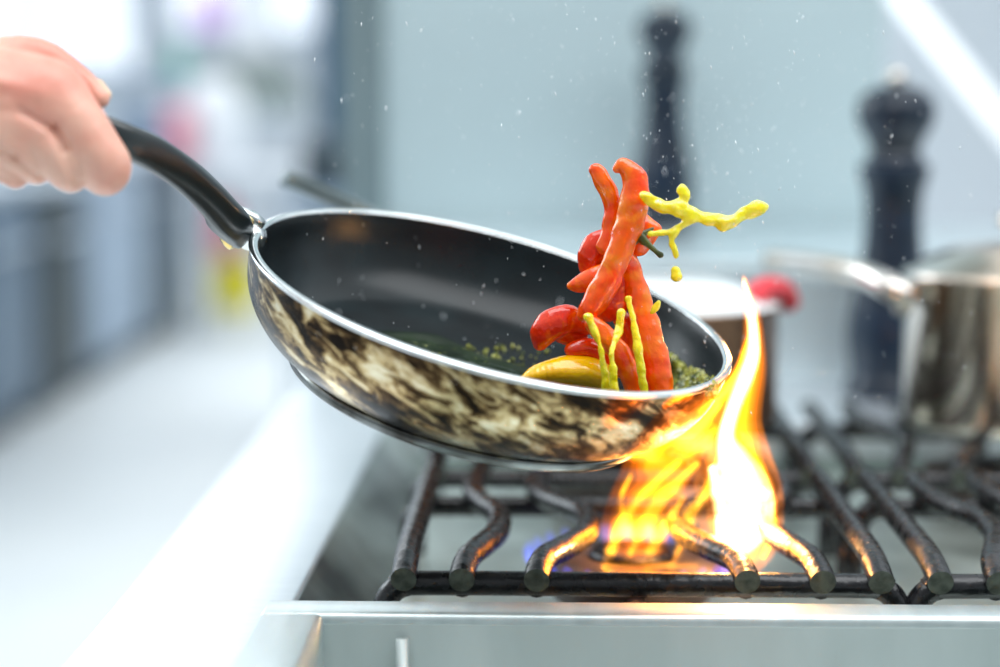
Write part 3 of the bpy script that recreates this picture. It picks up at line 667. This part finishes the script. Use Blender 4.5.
h2 = MB(); h2.tube(catmull([P(412, 252, 1.43), P(400, 236, 1.42), P(378, 219, 1.41), P(350, 206, 1.40), P(320, 193, 1.38), P(295, 182, 1.36), P(285, 178, 1.355)], 5), [.0055]*31, 14, sx=1.5); h2.build('handle', mat('grey_handle', (.16, .20, .21), .3, .6), sk)

def mill(name, x, y, z, H, label):
    k = H/.275; fat = 1.22
    t_ = thing(name, (x, y, z), label, 'pepper mill', 'dark turned pepper mills')
    pr = [(1e-5, 0), (.029, 0), (.031, .003), (.031, .012), (.028, .020), (.0285, .028), (.0305, .045), (.0300, .065), (.0265, .090), (.0225, .115), (.0200, .140), (.0195, .160), (.021, .178), (.0240, .190), (.0245, .197), (.0225, .202), (1e-5, .202)]
    MB().lathe([(max(1e-5, a*k*fat), b__*k) for a, b__ in catmull(pr, 3)], (x, y, z), 40).build('mill_body', M['mill'], t_)
    hd_ = [(1e-5, .203), (.0205, .203), (.0215, .207), (.019, .212), (.0225, .222), (.0285, .234), (.0305, .245), (.0285, .256), (.021, .264), (.012, .268), (1e-5, .269)]
    MB().lathe([(max(1e-5, a*k*1.1), b__*k) for a, b__ in catmull(hd_, 3)], (x, y, z), 40).build('mill_head', M['mill'], t_)
    MB().lathe([(1e-5, .269), (.006, .269), (.0075, .273), (.0065, .279), (.003, .282), (1e-5, .2825)], (x, y, z), 24).build('finial', M['pot'], t_) if k == 1 else \
    MB().lathe([(a*k, b__*k) for a, b__ in [(1e-5, .269), (.006, .269), (.0075, .273), (.0065, .279), (.003, .282), (1e-5, .2825)]], (x, y, z), 24).build('finial', M['pot'], t_)
mill('pepper_mill', P(889, 388, 1.85).x, 1.85, Z_DECK, .302, 'dark pepper mill standing on the range between the saucepan and the wall')
mill('pepper_mill', P(663, 215, 2.38).x, 2.38, Z_LEDGE, .272, 'dark pepper mill standing on the rear ledge against the grey steel wall')

# white bar crossing the upper right corner
b = MB(); q0, q1 = P(879, -32, 3.2), P(1042, 173, 3.2)
b.tube([q0, q1], .017, 16); 
tag(b.build('hood_rail', mat('white_rail', (.95, .97, 1), .4, emit=(.93, .97, 1), estr=.7)), 'bright white tube lamp slanting across the upper right corner', 'lamp')

# ================================================================== THE KITCHEN BEYOND (far out of focus)
def mm(n_, c_, r_=.5, me_=0): return mat(n_, c_, r_, me_, vscale=4)
GREY, DGREY, LGREY = mm('appliance_grey', (.20, .27, .34), .4, .4), mm('dark_grey', (.07, .10, .12)), mm('light_grey', (.60, .68, .76), .4, .3)
BLUEG = mm('blue_grey', (.28, .38, .50)); WHT = mm('bright_white', (.9, .93, .97)); 
def cabinet(x0, y0, x1, y1, z1, m, label, nd=2, gap=DGREY):
    c_ = thing('steel_cabinet', ((x0+x1)/2, (y0+y1)/2, 0), label, 'cabinet', 'steel cabinets down the far aisle')
    MB().box((x0, y0, .10), (x1, y1, z1-.04), .01).build('body', m, c_)
    MB().box((x0-.02, y0-.01, z1-.04), (x1+.03, y1+.01, z1), .01).build('worktop', LGREY, c_)
    MB().box((x0+.05, y0+.05, 0), (x1-.05, y1-.05, .10)).build('plinth', gap, c_)
    for k in range(nd):
        a0_ = y0+(y1-y0)*k/nd+.02; a1_ = y0+(y1-y0)*(k+1)/nd-.02
        dr = MB().box((x1, a0_, .14), (x1+.02, a1_, z1-.10), .006).build('door', m, c_)
        MB().tube([(x1+.04, a0_+.06, z1-.22), (x1+.04, a1_-.06, z1-.22)], .012, 10).build('handle', LGREY, dr)
BG2, DG2, LG2, GR2 = mm('cab_blue', (.15, .22, .30)), mm('cab_dark', (.03, .05, .06)), mm('cab_light', (.36, .45, .56)), mm('cab_grey', (.12, .16, .20))
cabinet(-2.6, 5.4, -1.85, 6.85, .88, BG2, 'blurred blue-grey cabinet nearest the hand')
cabinet(-2.6, 6.95, -1.85, 7.6, .86, DG2, 'blurred dark cabinet beyond the blue-grey one', nd=1)
cabinet(-2.6, 7.7, -1.85, 8.75, .90, LG2, 'blurred light steel cabinet in the middle of the aisle')
cabinet(-2.6, 8.85, -1.85, 9.9, .90, GR2, 'blurred grey cabinet left of the yellow bucket')
def tub(name, px, py0, py1, wpx, Y, m, label, cat, parts=True, prof=None):
    a_, b__ = P(px, py1, Y), P(px, py0, Y); H = b__.z-a_.z; r_ = wpx*Y/FPX/2
    t_ = thing(name, (a_.x, Y, a_.z), label, cat)
    pr = prof or [(0, 0), (.8, 0), (.86, .04), (.97, .93), (1.03, .95), (1.03, 1), (.95, 1), (.82, .06), (0, .05)]
    MB().lathe([(max(1e-5, u*r_), v*H) for u, v in pr], (a_.x, Y, a_.z), 32).build('body', m, t_)
    return t_, a_, H, r_
ROUND = [(0, 0), (.55, 0), (.85, .15), (1, .4), (1, .6), (.85, .85), (.5, .98), (0, 1)]
POTP = [(0, 0), (.9, 0), (.98, .05), (1, .1), (1, .9), (1.05, .92), (1.05, .96), (.8, 1.0), (0, 1.02)]
z9 = lambda Y: 90 + (CZ-.9)*FPX/Y          # row where the counter top shows at distance Y
Yc = 9.2
t_, a_, H, r_ = tub('bucket', 233, 262, 316, 56, 10.6, mm('yellow_plastic', (1.0, .85, .0)), 'bright yellow bucket at the end of the aisle', 'bucket')
MB().tube(catmull([(a_.x-r_, 10.6, a_.z+H*.95), (a_.x, 10.56, a_.z+H*1.25), (a_.x+r_, 10.6, a_.z+H*.95)], 6), .01, 8).build('handle', DGREY, t_)
t_, a_, H, r_ = tub('canister', 224, 200, 291, 26, 11.5, mm('red_paint', (.80, .12, .16)), 'small pinkish red canister behind the yellow bucket', 'canister', prof=ROUND)
MB().tube([(a_.x, 11.5, a_.z+H*.95), (a_.x, 11.5, a_.z+H*1.15)], .02, 10).build('valve', DGREY, t_)
t_, a_, H, r_ = tub('white_sack', 216, 78, 168, 62, 9.4, WHT, 'round white sack with a pink side, left of the grey hood', 'sack', prof=ROUND)
MB().box((a_.x-r_*1.35, 9.2, a_.z+H*.05), (a_.x-r_*.62, 9.4, a_.z+H*.70), .03).build('pink_flap', mm('pink', (.88, .34, .42)), t_)
tb = thing('side_table', (a_.x, 9.45, 0), 'pale table under the round white sack', 'table')
MB().box((a_.x-.14, 9.2, a_.z-.04), (a_.x+.45, 9.8, a_.z), .01).build('tabletop', WHT, tb)
for x in (a_.x-.11, a_.x+.41):
    for y in (9.24, 9.76): MB().tube([(x, y, 0), (x, y, a_.z-.04)], .02, 8).build('leg', LGREY, tb)
# shelf unit, extractor and the rest
t_ = thing('shelf_unit', (-2.4, 10.4, 0), 'blurred blue shelf unit behind the thumb', 'shelf')
a_, b__ = P(120, 185, 10.3), P(188, 82, 10.3)
MB().box((a_.x, 10.2, b__.z-.06), (b__.x, 10.7, b__.z), .01).build('shelf_board', BLUEG, t_)
MB().box((a_.x, 10.2, a_.z+.14), (b__.x, 10.7, a_.z+.2), .01).build('shelf_board', BLUEG, t_)
for x in (a_.x, b__.x-.04):
    MB().box((x, 10.2, 0), (x+.04, 10.24, b__.z), .005).build('post', BLUEG, t_)
MB().box((a_.x+.05, 10.22, a_.z+.2), (b__.x-.06, 10.68, a_.z+.36), .02).build('crate', mm('deep_blue', (.14, .25, .42)), t_)
a_, b__ = P(195, 112, 10.5), P(305, 58, 10.5)
t_ = thing('extractor_hood', ((a_.x+b__.x)/2, 10.5, a_.z), 'blurred grey extractor hood beyond the pan handle', 'hood')
hv = [(a_.x, 10.2, a_.z), (b__.x, 10.2, a_.z), (b__.x, 11, a_.z), (a_.x, 11, a_.z), (a_.x+.14, 10.4, b__.z), (b__.x-.14, 10.4, b__.z), (b__.x-.14, 10.9, b__.z), (a_.x+.14, 10.9, b__.z)]
link('canopy', hv, [(0, 3, 2, 1), (4, 5, 6, 7), (0, 1, 5, 4), (1, 2, 6, 5), (2, 3, 7, 6), (3, 0, 4, 7)], mm('hood_grey', (.20, .25, .24)), t_, smooth=False)
MB().box((a_.x+.2, 10.5, b__.z), (b__.x-.2, 10.85, 2.95)).build('duct', WHT, t_, smooth=False)
MB().box((a_.x, 10.18, a_.z-.05), (b__.x, 10.22, a_.z), .01).build('front_lip', LGREY, t_)
# a tall blue-grey fridge column beside the steel wall, and a dark box in front of it
a_, b__ = P(318, 190, 6.4), P(344, -10, 6.4)
t_ = thing('tall_fridge', ((a_.x+b__.x)/2, 6.6, 0), 'tall blue-grey fridge at the left edge of the steel wall', 'fridge')
MB().box((a_.x, 6.4, 0), (b__.x+.35, 7.1, 1.75), .02).build('body', mm('fridge_blue', (.05, .12, .19)), t_)
MB().box((a_.x+.01, 6.375, .1), (b__.x+.34, 6.4, 1.7), .01).build('door', mm('fridge_door', (.07, .15, .23)), t_)
a_, b__ = P(300, 190, 5.6), P(345, 140, 5.6)
t_ = thing('trolley', ((a_.x+b__.x)/2, 5.7, 0), 'small dark box on a trolley in front of the tall fridge', 'trolley')
MB().box((a_.x, 5.6, a_.z), (b__.x, 5.9, b__.z), .02).build('dark_box', DGREY, t_)
MB().box((a_.x-.05, 5.55, a_.z-.04), (b__.x+.05, 5.95, a_.z), .01).build('tray', BLUEG, t_)
for x in (a_.x-.03, b__.x+.01):
    for y in (5.57, 5.90): MB().tube([(x, y, 0), (x, y, a_.z-.03)], .012, 8).build('leg', LGREY, t_)
t_, a_, H, r_ = tub('bottle', 211, -14, 30, 34, 10.0, mm('lilac', (.62, .36, .75)), 'lilac bottle on the high shelf at the top edge', 'bottle', prof=[(0, 0), (.9, 0), (1, .1), (1, .6), (.4, .8), (.4, 1), (0, 1)])
t_, a_, H, r_ = tub('green_bottle', 180, 40, 82, 20, 10.35, mm('sea_green', (.20, .55, .45)), 'small green bottle standing on the blurred blue shelf unit', 'bottle', prof=[(0, 0), (.9, 0), (1, .1), (1, .6), (.4, .8), (.4, 1), (0, 1)])
# windows in the far wall: bright daylight panes
def window(i, px0, px1, py0, py1):
    a_, b__ = P(px0, py1, 15), P(px1, py0, 15)
    f_ = MB()
    for lo, hi in (((a_.x, 14.94, a_.z), (b__.x, 15, a_.z+.06)), ((a_.x, 14.94, b__.z-.06), (b__.x, 15, b__.z)), ((a_.x, 14.94, a_.z), (a_.x+.06, 15, b__.z)), ((b__.x-.06, 14.94, a_.z), (b__.x, 15, b__.z)), (((a_.x+b__.x)/2-.03, 14.94, a_.z), ((a_.x+b__.x)/2+.03, 15, b__.z))):
        f_.box(lo, hi)
    w_ = f_.build('window_%d' % i, LGREY, smooth=False); tag(w_, kind='structure')
    MB().box((a_.x+.05, 14.97, a_.z+.05), (b__.x-.05, 14.985, b__.z-.05)).build('window_pane', mat('daylight_pane_%d' % i, (.9, .95, 1), .3, emit=(.84, .90, 1), estr=.68), w_, smooth=False)
window(1, -80, 140, -90, 78)
window(2, 165, 335, -90, 40)
